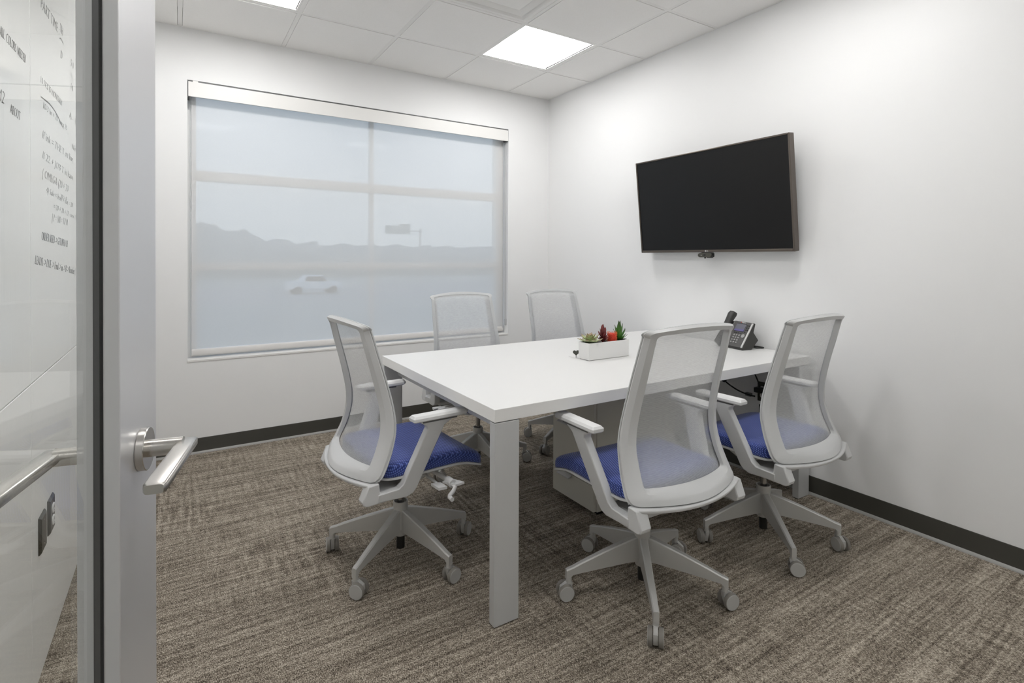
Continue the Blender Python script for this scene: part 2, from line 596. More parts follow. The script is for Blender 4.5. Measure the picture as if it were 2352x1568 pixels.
# ------------------------------------------------------------------ window
win = thing('window_1', 'wide six pane window behind the roller shade', 'window', (0, 0, 0), kind='structure')
FY0, FY1 = .105, .175
b = MB()
b.box(WL, WL + .05, FY0, FY1, WS, WT)
b.box(WR - .065, WR, FY0, FY1, WS, WT)
b.box(WL + .05, WR - .065, FY0, FY1, WS, WS + .05)
b.box(WL + .05, WR - .065, FY0, FY1, WT - .06, WT)
b.build('window_frame', 'white_metal', win, bevel=.002)
MX = -1.62
for z0, z1 in ((1.787, 1.852), (1.188, 1.238)):
    MB().box(WL + .05, WR - .065, FY0, FY1, z0, z1).build('mullion', 'white_metal', win, bevel=.002)
rows = ((WS + .05, 1.188), (1.238, 1.787), (1.852, WT - .06))
for z0, z1 in rows:
    MB().box(MX - .016, MX + .016, FY0 + .03, FY1, z0, z1).build('mullion', 'white_metal', win, bevel=.002)
    for x0, x1 in ((WL + .05, MX - .016), (MX + .016, WR - .065)):
        MB().box(x0, x1, .14, .146, z0, z1).build('pane', 'pane', win)
MB().box(WL - .004, WR + .004, -.004, FY0, WS - .014, WS).build('window_sill', 'white_metal', win, bevel=.002)

# roller shade hung in the opening
sh = thing('roller_shade', 'white translucent roller shade pulled down over the window', 'window shade', (-1.649, .07, .62))
lx, ly, lz = 1.649, -.07, -.62
def SB(b, *a, mi=0):
    x0, x1, y0, y1, z0, z1 = a
    return b.box(x0 + lx, x1 + lx, y0 + ly, y1 + ly, z0 + lz, z1 + lz, mi)
SB(MB(), WL + .001, WR - .001, .0045, .09, 2.392, 2.4135).build('gap_shade_strip', 'plastic_dark', sh)  # dark strip added to paint the shade in the gap above the fascia
SB(MB(), WL + .005, WR - .004, -.003, .004, 2.309, 2.404).build('fascia', 'white_metal', sh, bevel=.0015)
SB(MB(), WL + .001, WL + .012, .0045, .095, 2.305, 2.391).build('end_bracket', 'plastic_dark', sh)  # bracket coloured dark to stand for shade beside the fascia
SB(MB(), WR - .012, WR - .004, .0045, .095, 2.305, 2.391).build('end_bracket', 'plastic_dark', sh)
SB(MB(), WL + .03, WL + .060, -.002, .004, 2.404, 2.4125).build('fascia_clip', 'white_metal', sh)
MB().cyl((WL + .024 + lx, .055 + ly, 2.352 + lz), (WR - .02 + lx, .055 + ly, 2.352 + lz), .03, n=24).build('roller_tube', 'white_metal', sh, smooth=40)
b = MB()
nz = 24
v = []
SX0, SX1 = -2.8375 + lx, -.4492 + lx
b.add([(SX0, 0, .05), (SX1, 0, .05), (SX1, 0, 2.352 + lz), (SX0, 0, 2.352 + lz)], [(0, 1, 2, 3)])
b.build('shade_fabric', 'shade', sh)
b = MB()
hem = [(.011 * math.cos(a), .026 + .022 * math.sin(a)) for a in [2 * math.pi * i / 16 for i in range(16)]]
b.loft([[(SX0, y, z) for y, z in hem], [(SX1, y, z) for y, z in hem]])
b.build('hem_bar', mat('white_hem_fabric', (.74, .72, .70), .8), sh, smooth=40)
MB().cyl((WR - .020 + lx, -.012, .03), (WR - .020 + lx, -.012, 2.31 + lz), .0028, n=8).build('guide_cable', 'plastic', sh)
MB().cyl((WL + .016 + lx, -.004, .0), (WL + .016 + lx, -.004, 2.31 + lz), .0016, n=8).build('guide_cable', 'plastic', sh)
b = MB()
b.cyl((WR - .006 + lx, -.03, .10), (WR - .006 + lx, -.03, 2.31 + lz), .002, n=8)
b.cyl((WR - .006 + lx, -.045, .10), (WR - .006 + lx, -.045, 2.31 + lz), .002, n=8)
b.box(WR - .012 + lx, WR - .001 + lx, -.048, -.027, .06, .115)
b.build('pull_chain', 'plastic', sh)

# ------------------------------------------------------------------ ceiling lights and diffuser
def troffer(i, j, label):
    x0, x1, y0, y1 = GX[i + 1] + TE, GX[i] - TE, GY[j + 1] + TE, GY[j] - TE
    cx, cy = (x0 + x1) / 2, (y0 + y1) / 2
    hw, hd = (x1 - x0) / 2, (y1 - y0) / 2
    t = thing('ceiling_light', label, 'ceiling light', (cx, cy, H), group='recessed ceiling lights')
    b = MB()
    for (a0, a1, c0, c1) in ((-hw, -hw + .012, -hd, hd), (hw - .012, hw, -hd, hd), (-hw + .012, hw - .012, -hd, -hd + .012), (-hw + .012, hw - .012, hd - .012, hd)):
        b.box(a0, a1, c0, c1, .004, .030)
    b.build('light_frame', 'white_metal', t, bevel=.001, seg=1)
    # curved reflector pan: two wings rising from the edges to the lens
    iw = hw - .015
    prof = []
    n = 10
    for k in range(n + 1):
        q = k / n
        y = -(hd - .012) + q * (hd - .012 - .125)
        prof.append((y, .008 + .082 * math.sin(q * math.pi / 2)))
    full = prof + [(-y, z) for y, z in reversed(prof)]
    b = MB()
    b.loft([[(-iw, y, z) for y, z in full], [(iw, y, z) for y, z in full]], cap=False, closed=False)
    for s in (-1, 1):
        b.add([(s * iw, y, z) for y, z in full] + [(s * iw, full[-1][0], .012), (s * iw, full[0][0], .012)], [tuple(range(len(full) + 2))])
    b.build('reflector', 'white_reflector', t, smooth=40)
    # half round lens along x
    arc = [(-.125 * math.cos(math.pi * k / 16), .088 - .080 * math.sin(math.pi * k / 16)) for k in range(17)]
    b = MB()
    b.loft([[(-iw + .03, y, z) for y, z in arc], [(iw - .03, y, z) for y, z in arc]], cap=True, closed=False)
    b.build('lens', 'lamp', t, smooth=40)
    MB().box(-hw, hw, -hd, hd, .093, .12).build('housing', 'white_metal', t)
    return t
troffer(1, 1, 'recessed square light in the tile corner between window wall and television wall')
troffer(4, 1, 'recessed square light over the window end, toward the white panel wall')
troffer(1, 4, 'recessed square light beside the television wall, toward the doorway')
troffer(4, 4, 'recessed square light beside the panel wall, toward the doorway')
for cxx, lab in ((-2.3, 'added flat square fill light in the corridor outside the doorway'), (-.9, 'added flat square fill light in the corridor outside the glass partition')):
    t = thing('corridor_fill_light', lab, 'ceiling light', (cxx, -5.0, H), group='added corridor fill lights')  # unseen light, added as frontal fill for the room
    MB().box(-.3, .3, -.3, .3, -.006, 0).build('light_frame', 'white_metal', t)
    MB().box(-.28, .28, -.28, .28, -.008, -.006).build('lens', 'corridor_fill', t)
x0, x1, y0, y1 = GX[3] + TE, GX[2] - TE, GY[3] + TE, GY[2] - TE
df = thing('air_diffuser', 'square stepped white air diffuser set in the ceiling', 'air vent', ((x0 + x1) / 2, (y0 + y1) / 2, H))
hw = (x1 - x0) / 2
def sqring(h, z):
    return [(-h, -h, z), (h, -h, z), (h, h, z), (-h, h, z)]
MB().loft([sqring(hw, .004), sqring(hw, .03), sqring(hw - .045, .022), sqring(hw - .045, .018), sqring(hw - .022, .004)], cap=False, loop=True).build('outer_frame', 'white_metal', df)
MB().loft([sqring(hw - .050, .008), sqring(hw - .050, .011), sqring(hw - .100, .026), sqring(hw - .100, .023)], cap=False, loop=True).build('middle_ring', 'white_metal', df)
MB().loft([sqring(hw - .105, .012), sqring(hw - .10, .016), sqring(hw - .14, .030)]).build('centre_panel', 'white_metal', df)
MB().box(-hw, hw, -hw, hw, .032, .06).build('back_pan', 'white_metal', df)

# ------------------------------------------------------------------ glass door, standing open
DEL = R(12.3)
dd = Vector((math.sin(DEL), math.cos(DEL), 0))
dn = Vector((dd.y, -dd.x, 0))
# a point on the room face of the lock stile, found from the handle rose
tq = (322 - CX) / F_PX
Q = Vector((CAM.x, CAM.y, 0)) + (Vector((_s, _c, 0)) + Vector((_c, -_s, 0)) * tq) * .655
def on_face(u, off=0.0):
    r = Vector((_s, _c, 0)) + Vector((_c, -_s, 0)) * ((u - CX) / F_PX)
    c0 = Vector((CAM.x, CAM.y, 0))
    tt = ((Q + dn * off - c0).dot(dn)) / r.dot(dn)
    return c0 + r * tt
E_near, E_far = on_face(275), on_face(358)
SW = (E_far - E_near).dot(dd)
DW = .93
# local door frame: origin at far (latch) edge on the floor, x toward hinge, y out of the room face (= dn)
door = thing('door_1', 'open glass door with aluminium stiles and lever handles', 'door', (E_far.x, E_far.y, 0), kind='structure')
door.rotation_euler = (0, 0, math.atan2(-dd.y, -dd.x))
# local +x = -dd ; local +y = rotate(-dd, +90deg)
ly_ = Vector((dd.y, -dd.x, 0))      # rotate (-dx,-dy) by 90 -> (dy,-dx) = dn
TH_ = .040
DHT = 2.38
b = MB().box(0, SW, -TH_, 0, .012, DHT)
b.build('lock_stile', 'alu', door, bevel=.0012, seg=2)
MB().box(DW - .10, DW, -TH_, 0, .012, DHT).build('hinge_stile', 'alu', door, bevel=.0012)
MB().box(SW, DW - .10, -TH_, 0, .012, .25).build('bottom_rail', 'alu', door, bevel=.0012)
MB().box(SW, DW - .10, -TH_, 0, DHT - .1, DHT).build('top_rail', 'alu', door, bevel=.0012)
MB().box(SW + .0013, DW - .1, -TH_ / 2 - .003, -TH_ / 2 + .003, .246, DHT - .096).build('glass_pane', 'glass', door)
MB().box(SW - .001, SW + .0012, -TH_ / 2 - .0045, -TH_ / 2 + .0045, .25, DHT - .1).build('gasket', 'black', door)
HX = (E_far - Q).dot(dd)
HZ = 1.0365
LO_ = .0495
def lever(sign, y0):
    b = MB()
    def yv(a):
        return y0 + sign * a
    # neck then flat blade toward the hinge
    b.cyl((HX, yv(.009), HZ), (HX, yv(.046), HZ), .0105, n=24)
    lev = b.build('lever_handle', 'steel', door, smooth=40)
    rb = MB()
    rb.cyl((HX, y0, HZ), (HX, yv(.009), HZ), .026, n=40)
    rb.build('rose', 'steel', lev, smooth=40, bevel=.0008, seg=1)
    path = [(HX - .012, .046), (HX + .02, LO_), (HX + .06, LO_), (HX + .142, LO_)]
    rings = []
    prof = []
    nn = 20
    for k in range(nn):
        a = 2 * math.pi * k / nn
        ca, sa = math.cos(a), math.sin(a)
        prof.append((.0060 * math.copysign(abs(ca) ** .4, ca), .0115 * math.copysign(abs(sa) ** .4, sa)))
    for x, a in ((HX - .012, LO_), (HX - .008, LO_), (HX + .03, LO_), (HX + .137, LO_), (HX + .142, LO_)):
        k = .8 if x in (HX - .012, HX + .142) else 1.0
        rings.append([(x, yv(a + p[1] * k * .95), HZ + .001 + p[0] * k) for p in prof])
    bb = MB()
    bb.loft(rings)
    bb.build('blade', 'steel', lev, smooth=50)
lever(1, 0.0)
lever(-1, -TH_)

# ------------------------------------------------------------------ conference table
TX0, TX1, TY0, TY1, TZ, TT = -1.997, -.028, -2.4385, -1.2547, .7555, .0452
tb = thing('conference_table', 'white rectangular conference table on flat silver grey legs', 'table', ((TX0 + TX1) / 2, (TY0 + TY1) / 2, 0))
ox, oy = (TX0 + TX1) / 2, (TY0 + TY1) / 2
hx, hy = (TX1 - TX0) / 2, (TY1 - TY0) / 2
top = MB().box(-hx, hx, -hy, hy, TZ - TT, TZ)
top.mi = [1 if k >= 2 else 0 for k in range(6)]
top.build('table_top', ['table', 'table_edge_lit'], tb, bevel=.0016)
for sx in (-1, 1):
    for sy in (-1, 1):
        xa = sx * hx
        xb = sx * (hx - .10)
        ya = sy * hy
        yb = sy * (hy - .034)
        MB().box(xa, xb, ya, yb, .004, TZ - TT - .003).build('leg', 'leg', tb, bevel=.0012)
        MB().box(xa - sx * .006, xb + sx * .006, ya - sy * .005, yb + sy * .005, 0, .004).build('foot_glide', 'black', tb)
for sx in (-1, 1):
    MB().box(sx * (hx - .10), sx * (hx - .075), -hy + .034, hy - .034, TZ - TT - .06, TZ - TT).build('apron_beam', 'leg', tb)

# cable lid set on the table
MB().box(-1.158, -1.02, -1.872, -1.780, TZ, TZ + .0012).build('cable_port_lid', 'table')
tag(bpy.data.objects['cable_port_lid'], 'thin white cable port lid on the table under the planter', 'cable lid')

# pedestal under the table
PX0, PX1, PY0, PY1, PZ0, PZ1 = -1.195, -.62, -2.033, -1.690, .03, TZ - TT - .002
pd = thing('drawer_pedestal', 'beige drawer pedestal under the white table', 'drawer unit', (PX0, PY0, 0))
pw, pdp = PY1 - PY0, PX1 - PX0
b = MB()
b.box(.018, pdp, 0, pw, PZ0, PZ1)
b.build('body', 'ped', pd, bevel=.001, seg=1)
MB().box(.05, pdp - .03, .03, pw - .03, 0, PZ0).build('plinth', 'black', pd)
DZ = .158
for z0, z1, nm in ((PZ0 + .002, DZ, 'drawer'), (DZ + .004, .43, 'drawer'), (.434, PZ1 - .002, 'drawer')):
    d = MB().box(0, .0175, .006, pw - .006, z0, z1).build(nm, 'ped', pd, bevel=.001, seg=1)
    b = MB()
    yc = .222
    b.prism([(-.0, z1 + .001), (-.026, z1 - .010), (-.026, z1 - .016), (-.003, z1 - .006), (.004, z1 - .003)], 'y', yc - .05, yc + .05)
    b.build('pull_tab', 'silver', d, bevel=.0008, seg=1)

# ------------------------------------------------------------------ task chairs
def interp(tab, z):
    if z <= tab[0][0]:
        return tab[0][1]
    for (a, fa), (b_, fb) in zip(tab, tab[1:]):
        if z <= b_:
            t = (z - a) / (b_ - a)
            return fa + (fb - fa) * t
    return tab[-1][1]
def smooth_tab(tab, n=60):
    """Catmull-Rom resample so the profile has no kinks"""
    out = []
    m = len(tab)
    for i in range(m - 1):
        p0 = tab[max(i - 1, 0)]; p1 = tab[i]; p2 = tab[i + 1]; p3 = tab[min(i + 2, m - 1)]
        for k in range(8):
            t = k / 8
            z = p1[0] + (p2[0] - p1[0]) * t
            m1 = (p2[1] - p0[1]) / max(1e-6, (p2[0] - p0[0])) * (p2[0] - p1[0])
            m2 = (p3[1] - p1[1]) / max(1e-6, (p3[0] - p1[0])) * (p2[0] - p1[0])
            h = ((2*t**3 - 3*t**2 + 1) * p1[1] + (t**3 - 2*t**2 + t) * m1 + (-2*t**3 + 3*t**2) * p2[1] + (t**3 - t**2) * m2)
            out.append((z, h))
    out.append(tab[-1])
    return out
YB = smooth_tab([(.40, -.232), (.448, -.1981), (.48, -.1775), (.52, -.1579), (.56, -.142), (.62, -.1277), (.68, -.128), (.74, -.1388), (.80, -.1539), (.86, -.1706), (.92, -.1888), (.97, -.2025), (1.005, -.2140), (1.025, -.228), (1.05, -.244)])
WH = smooth_tab([(.42, .2660), (.448, .2638), (.48, .2591), (.52, .2543), (.56, .2492), (.62, .2433), (.68, .2362), (.74, .2302), (.80, .2262), (.86, .2233), (.92, .2203), (.97, .2170), (1.0, .2150), (1.015, .219), (1.03, .225), (1.06, .229)])
DWI = [(.46, .058), (.52, .054), (.62, .047), (.74, .041), (.86, .039), (1.0, .034)]
BU = [(.44, .060), (.62, .050), (.85, .036), (1.04, .026)]
def back_y(x, z):
    w = interp(WH, z)
    k = min(1.0, abs(x) / w)
    return interp(YB, z) - interp(BU, z) * (1 - k * k)

def back_outline(dw, zb0, zbk, zt0, ztk, x_b, zc_b, zc_t, x_t, c_b, c_t):
    """closed outline of (x, z): dw = inset of the sides, zb/zt = bottom/top edge curves, x_b/x_t = where corner rounding begins"""
    pts = []
    wd = lambda z: interp(WH, z) - (interp(DWI, z) if dw else 0.0)
    zb = lambda x: zb0 + zbk * (x / .25) ** 2
    zt = lambda x: zt0 - ztk * (x / .236) ** 2
    for k in range(0, 9):
        x = x_b * k / 8
        pts.append((x, zb(x)))
    c0, c1, c2 = (x_b, zb(x_b)), c_b, (wd(zc_b), zc_b)
    for k in range(1, 7):
        t = k / 6
        pts.append(((1-t)**2 * c0[0] + 2*t*(1-t) * c1[0] + t*t * c2[0], (1-t)**2 * c0[1] + 2*t*(1-t) * c1[1] + t*t * c2[1]))
    for k in range(1, 25):
        z = zc_b + (zc_t - zc_b) * k / 24
        pts.append((wd(z), z))
    c0, c1, c2 = (wd(zc_t), zc_t), c_t, (x_t, zt(x_t))
    for k in range(1, 7):
        t = k / 6
        pts.append(((1-t)**2 * c0[0] + 2*t*(1-t) * c1[0] + t*t * c2[0], (1-t)**2 * c0[1] + 2*t*(1-t) * c1[1] + t*t * c2[1]))
    for k in range(7, -1, -1):
        x = x_t * k / 8
        pts.append((x, zt(x)))
    return pts + [(-x, z) for x, z in reversed(pts[1:-1])]
OUT = back_outline(0.0, .441, .006, 1.040, .020, .232, .478, 1.004, .200, (.2635, .447), (.236, 1.020))
INN = back_outline(1.0, .487, .004, 1.014, .012, .178, .508, .988, .160, (.204, .489), (.183, 1.006))
def ring_part(profile_fn):
    """sweep a (inward share, backward) profile between the outer and inner outline"""
    rings = []
    for (x, z), (xi, zi) in zip(OUT, INN):
        d = Vector((xi - x, zi - z))
        nv = d.normalized()
        ring = []
        for a, bk in profile_fn(nv):
            px, pz = x + d.x * a, z + d.y * a
            ring.append((px, back_y(px, pz) - bk, pz))
        rings.append(ring)
    return MB().loft(rings, cap=False, closed=True, loop=True)

def fr_prof(nv):
    top = max(0.0, min(1.0, -nv.y)) ** 2
    bot = max(0.0, min(1.0, nv.y)) ** 2
    side = max(0.0, 1 - top - bot)
    A = [(.01, .006), (.01, .010), (.06, .013), (.32, .026), (.95, .029), (1.0, .026), (1.0, .004)]
    B = [(.02, .006), (.02, .026), (.06, .032), (.46, .036), (.54, .034), (.97, .010), (1.0, .004)]
    T = [(.01, .006), (.01, .010), (.12, .014), (.34, .024), (.95, .028), (1.0, .024), (1.0, .004)]
    return [(A[i][0] * side + B[i][0] * bot + T[i][0] * top, A[i][1] * side + B[i][1] * bot + T[i][1] * top) for i in range(7)]

def build_chair():
    t = thing('task_chair', '', 'chair')
    # --- back
    ring_part(fr_prof).build('back_frame', 'plastic', t, smooth=28)
    ring_part(lambda nv: [(-.01, -.002), (-.05, .001), (-.01, .0045), (.50, .0040), (.56, .001), (.50, -.002)]).build('mesh_border', mat('grey_mesh_border', (.55, .56, .565), .85), t, smooth=35)
    b = MB()
    nx, nzv = 16, 30
    verts, faces = [], []
    for k in range(nzv + 1):
        q = k / nzv
        for i in range(nx + 1):
            u = -1 + 2 * i / nx
            z0 = .446 + .004 * u * u
            z1 = 1.036 - .022 * u * u
            z = z0 + (z1 - z0) * q
            w = interp(WH, z) - .004 - (.012 * max(0, (q - .95) / .05))
            x = u * w
            verts.append((x, back_y(x, z) + .001, z))
    for k in range(nzv):
        for i in range(nx):
            a = k * (nx + 1) + i
            faces.append((a, a + 1, a + nx + 2, a + nx + 1))
    b.add(verts, faces)
    b.build('back_mesh', 'mesh', t, smooth=60)
    # --- carrier below the back
    rings = []
    for k in range(25):
        x = -.259 + .518 * k / 24
        z = .441 + .007 * (x / .257) ** 2 - .0015
        y = back_y(x, z)
        rings.append([(x, y - .010, z), (x, y - .035, z), (x, y - .036, z - .010), (x, y - .030, z - .016), (x, y - .010, z - .016)])
    b = MB().loft(rings)
    for s in (-1, 1):
        foot = [(-.200, .4465), (-.240, .4445), (-.262, .390), (-.258, .377), (-.246, .371), (-.120, .374), (-.120, .404), (-.196, .409)]
        b.prism(foot, 'x', s * .217, s * .263)
    b.build('back_carrier', 'plastic', t, smooth=30, bevel=.004)
    # --- seat
    def outline(inset, n=12):
        pts = []
        x1, yb, yf, rb, rf = .246 - inset, -.185 + inset, .272 - inset, .055, .05
        def arc(cx, cy, r, a0, a1):
            return [(cx + r * math.cos(a0 + (a1 - a0) * k / 7), cy + r * math.sin(a0 + (a1 - a0) * k / 7)) for k in range(8)]
        pts += arc(x1 - rb, yb + rb, rb, -math.pi / 2, 0)
        for k in range(1, n):
            pts.append((x1, yb + rb + (yf - rf - yb - rb) * k / n))
        pts += arc(x1 - rf, yf - rf, rf, 0, math.pi / 2)
        for k in range(1, n):
            pts.append((x1 - rf - 2 * (x1 - rf) * k / n, yf))
        pts += arc(-x1 + rf, yf - rf, rf, math.pi / 2, math.pi)
        for k in range(1, n):
            pts.append((-x1, yf - rf - (yf - rf - yb - rb) * k / n))
        pts += arc(-x1 + rb, yb + rb, rb, math.pi, 1.5 * math.pi)
        for k in range(1, n):
            pts.append((-x1 + rb + 2 * (x1 - rb) * k / n, yb))
        return pts
    def seat_z(x, y, z):
        f = max(0.0, (y - .12) / .15)
        r = max(0.0, (-.02 - y) / .17)
        return z - .040 * f * f + .004 * r - .006 * (1 - min(1, abs(x) / .22) ** 2) * (1 if z > .48 else 0)
    lv = [(.006, .444), (.001, .447), (0, .456), (.0005, .474), (.004, .484), (.0055, .4838), (.0085, .487), (.018, .491), (.04, .4945), (.09, .496), (.16, .4955)]
    rings = [[(x, y, seat_z(x, y, z)) for x, y in outline(ins)] for ins, z in lv]
    MB().loft(rings).build('seat_cushion', 'seat', t, smooth=60)
    rings = [[(x, y, seat_z(x, y, z)) for x, y in outline(ins)] for ins, z in ((.06, .424), (.012, .430), (-.002, .437), (-.002, .444), (.012, .4455), (.06, .4455))]
    MB().loft(rings).build('seat_pan', 'plastic', t, smooth=40)
    # --- armrests
    for s in (-1, 1):
        arm = [(-.205, .377), (-.092, .371), (-.066, .380), (-.052, .396), (.044, .632), (.082, .654), (.082, .661), (-.055, .661), (-.055, .654), (-.030, .640), (-.025, .628), (-.108, .424), (-.124, .410), (-.205, .406)]
        xc = lambda q: .248 + .046 * max(0.0, min(1.0, (q[1] - .40) / .24))
        b = MB().prism(arm, 'x', 0, 0, fa=lambda q: s * (xc(q) - .017), fb=lambda q: s * (xc(q) + .017))
        ao = b.build('armrest', 'plastic', t, smooth=30, bevel=.005, seg=2)
        pr = []
        for (inx, z) in ((.004, .660), (0, .664), (0, .674), (.007, .682), (.012, .683)):
            x0, x1, y0, y1 = .268 + inx, .320 - inx, -.088 + inx, .150 - inx
            cfr = .014
            pr.append([(s * x0, y0 + cfr * .3, z), (s * x0, y1 - cfr, z), (s * (x0 + cfr), y1, z), (s * (x1 - cfr), y1, z), (s * x1, y1 - cfr, z), (s * x1, y0 + cfr * .3, z), (s * (x1 - cfr * .3), y0, z), (s * (x0 + cfr * .3), y0, z)])
        MB().loft(pr).build('arm_pad', 'pad', ao, smooth=25)
        MB().box(s * .276, s * .312, -.05, .10, .652, .661).build('pad_mount', 'plastic_dark', ao, bevel=.003)
    # --- mechanism and controls
    b = MB()
    b.prism([(-.14, .372), (-.10, .346), (.06, .340), (.12, .366), (.15, .405), (.15, .428), (-.14, .428)], 'x', -.085, .085)
    b.prism([(-.19, .374), (-.06, .372), (-.06, .396), (-.19, .402)], 'x', -.235, .235)
    me_ = b.build('tilt_mechanism', 'plastic', t, smooth=30, bevel=.006)
    b = MB()
    b.cyl((.08, .075, .392), (.262, .085, .392), .0095, n=16)
    b.cyl((.262, .085, .392), (.300, .086, .390), .016, n=16)
    b.prism([(.262, .060), (.322, .085), (.318, .128), (.270, .108)], 'z', .386, .394)
    b.tube([(.300, .086, .388), (.318, .086, .384), (.322, .076, .372), (.322, .060, .358), (.326, .057, .355), (.350, .056, .354)], .0085, 12)
    b.build('tension_crank', 'pad', me_, smooth=40)
    b = MB()
    b.cyl((.08, .03, .398), (.262, .035, .392), .006, n=12)
    b.prism([(.255, .014), (.312, .018), (.316, .052), (.268, .050)], 'z', .384, .394)
    b.build('height_lever', 'pad', me_, smooth=40)
    # --- column
    b = MB().lathe([(.014, .225), (.014, .352)], n=20)
    b.build('gas_lift', 'chrome', t, smooth=40)
    # --- star base
    b = MB().lathe([(.024, .092), (.0275, .094), (.0275, .12), (.030, .125), (.030, .205), (.031, .208), (.031, .236), (.0285, .238), (.026, .236), (.026, .222)], n=28)
    base = b.build('star_base', 'silver', t, smooth=35)
    MB().lathe([(.0175, .036), (.0175, .110)], n=20).build('column_sleeve', 'black', base, smooth=40)
    for k in range(5):
        a = 2 * math.pi * k / 5
        secs = []
        for r, z0, z1, w in ((.022, .112, .206, .0150), (.060, .112, .196, .0150), (.16, .103, .164, .0130), (.25, .094, .132, .0115), (.285, .090, .118, .0110), (.300, .078, .114, .0108), (.310, .072, .110, .0095)):
            c = .004
            secs.append([(r, -w, z0), (r, w, z0), (r, w, z1 - c), (r, w - c, z1), (r, -w + c, z1), (r, -w, z1 - c)])
        b = MB().loft(secs)
        b.cyl((.299, 0, .058), (.299, 0, .095), .0108, n=16)
        b.build('base_leg', 'silver', base, smooth=30, rot=(0, 0, a))
        cz = MB()
        sw = [.6, 2.3, -1.1, 3.6, .2][k]
        ca_, sa_ = math.cos(sw), math.sin(sw)
        # fork
        prof = [(-.013, .062), (.013, .062), (.034, .048), (.036, .030), (.030, .012), (.012, .006), (.0, .012), (-.011, .044)]
        cz.prism(prof, 'y', -.0075, .0075, mi=0)
        for s in (-1, 1):
            c0 = (.014, s * .0095, .030)
            rr = [(.024, .0090), (.030, .0105), (.030, .0225), (.0285, .0250)]
            rings = [[(.014 + r * math.cos(2 * math.pi * i / 28), s * yy, .030 + r * math.sin(2 * math.pi * i / 28)) for i in range(28)] for r, yy in rr]
            cz.loft(rings, True, True, mi=1)
            cap = [[(.014 + r * math.cos(2 * math.pi * i / 28), s * yy, .030 + r * math.sin(2 * math.pi * i / 28)) for i in range(28)] for r, yy in ((.0283, .0245), (.0270, .0262))]
            cz.loft(cap, True, True, mi=2)
        cz.build('caster', ['wheel_face', 'wheel', 'wheel_face'], base, smooth=35, loc=(.299 * math.cos(a), .299 * math.sin(a), 0), rot=(0, 0, a + sw))
    return t

proto = build_chair()
CH = [  # x, y, theta, dz, base angle (world), label, caster directions (world degrees of trailing wheel)
    (-2.107, -1.831, -86.5, .000, 0.0, 'grey mesh task chair with blue seat at the free short end of the table', (40, 100, 80, 314, 14)),
    (-1.391, -2.539, -1.59, .012, 16.5, 'grey mesh task chair with blue seat beside the drawer pedestal, back to doorway', (290, 115, 160, 222, 345)),
    (-.628, -2.556, 1.64, .006, 18.0, 'grey mesh task chair with blue seat by the television wall, back to doorway', (40, 100, 63, 310, 250)),
    (-1.350, -1.130, 180.0, .012, 54.0, 'grey mesh task chair across the table, in front of the window', (20, 120, 190, 250, 330)),
    (-.598, -1.095, 180.0, .010, 55.0, 'grey mesh task chair across the table, in the corner beside the television wall', (350, 150, 205, 260, 340)),
]
chairs = [proto] + [copy_tree(proto) for _ in CH[1:]]
for o, (x, y, th, dz, ba, lab, cdir) in zip(chairs, CH):
    o.location = (x, y, 0)
    o.rotation_euler = (0, 0, R(th))
    tag(o, lab, 'chair', 'mesh task chairs round the table')
    for ch in o.children:
        nm = ch.name.split('.')[0]
        if nm == 'star_base':
            ch.rotation_euler = (0, 0, R(ba - th))
            k = 0
            for c in ch.children:
                if c.name.split('.')[0] == 'caster':
                    c.rotation_euler = (0, 0, R(cdir[k] - ba))
                    k += 1
        elif dz and nm != 'gas_lift':
            ch.location.z += dz

# ------------------------------------------------------------------ television on the right wall
TVA = R(5.9)
TVW, TVH = 1.122, .638
tv = thing('television', 'wide black flat television tilted down on the pale wall', 'television', (-.082, -1.828, 1.3185))
# local: x along the wall toward the viewer's right (-Y world), z up the tilted panel, y = out of the back
tv.rotation_euler = (0, 0, 0)
Rz = Matrix.Rotation(R(-90), 3, 'Z')
Rt = Matrix.Rotation(TVA, 3, 'X')
tv.rotation_euler = (Rz @ Rt).to_euler()
hw = TVW / 2
# slim bezel frame
bz, bb = .010, .016
b = MB()
def frame_box(x0, x1, z0, z1):
    b.box(x0, x1, -.012, .034, z0, z1)
frame_box(-hw, -hw + bz, 0, TVH)
frame_box(hw - bz, hw, 0, TVH)
frame_box(-hw + bz, hw - bz, 0, bb)
frame_box(-hw + bz, hw - bz, TVH - bz, TVH)
b.build('bezel', 'tv_bezel', tv, bevel=.003)
MB().box(-hw + bz, hw - bz, -.006, .030, bb, TVH - bz).build('screen', 'tv_screen', tv)
MB().box(-hw + .004, hw - .004, .030, .044, .004, TVH - .004).build('back_cover', 'black', tv, bevel=.006)
b = MB()
b.box(-.22, .22, .044, .062, .12, .48)
b.build('wall_mount', 'black', tv)
MB().cyl((-.012, -.0122, .0085), (-.012, -.0135, .0085), .0045, n=20).build('logo_disc', 'logo', tv)
text_mesh('logo_letters', 'LG', .0105, 'logo', tv, (-.0055, -.0125, .0048), (R(90), 0, 0))
# wall bracket
MB().box(-.0335, 0, -2.05, -1.60, 1.47, 1.80).build('tv_wall_bracket', 'black')
tag(bpy.data.objects['tv_wall_bracket'], 'flat black bracket plate fixed behind the television', 'wall bracket')

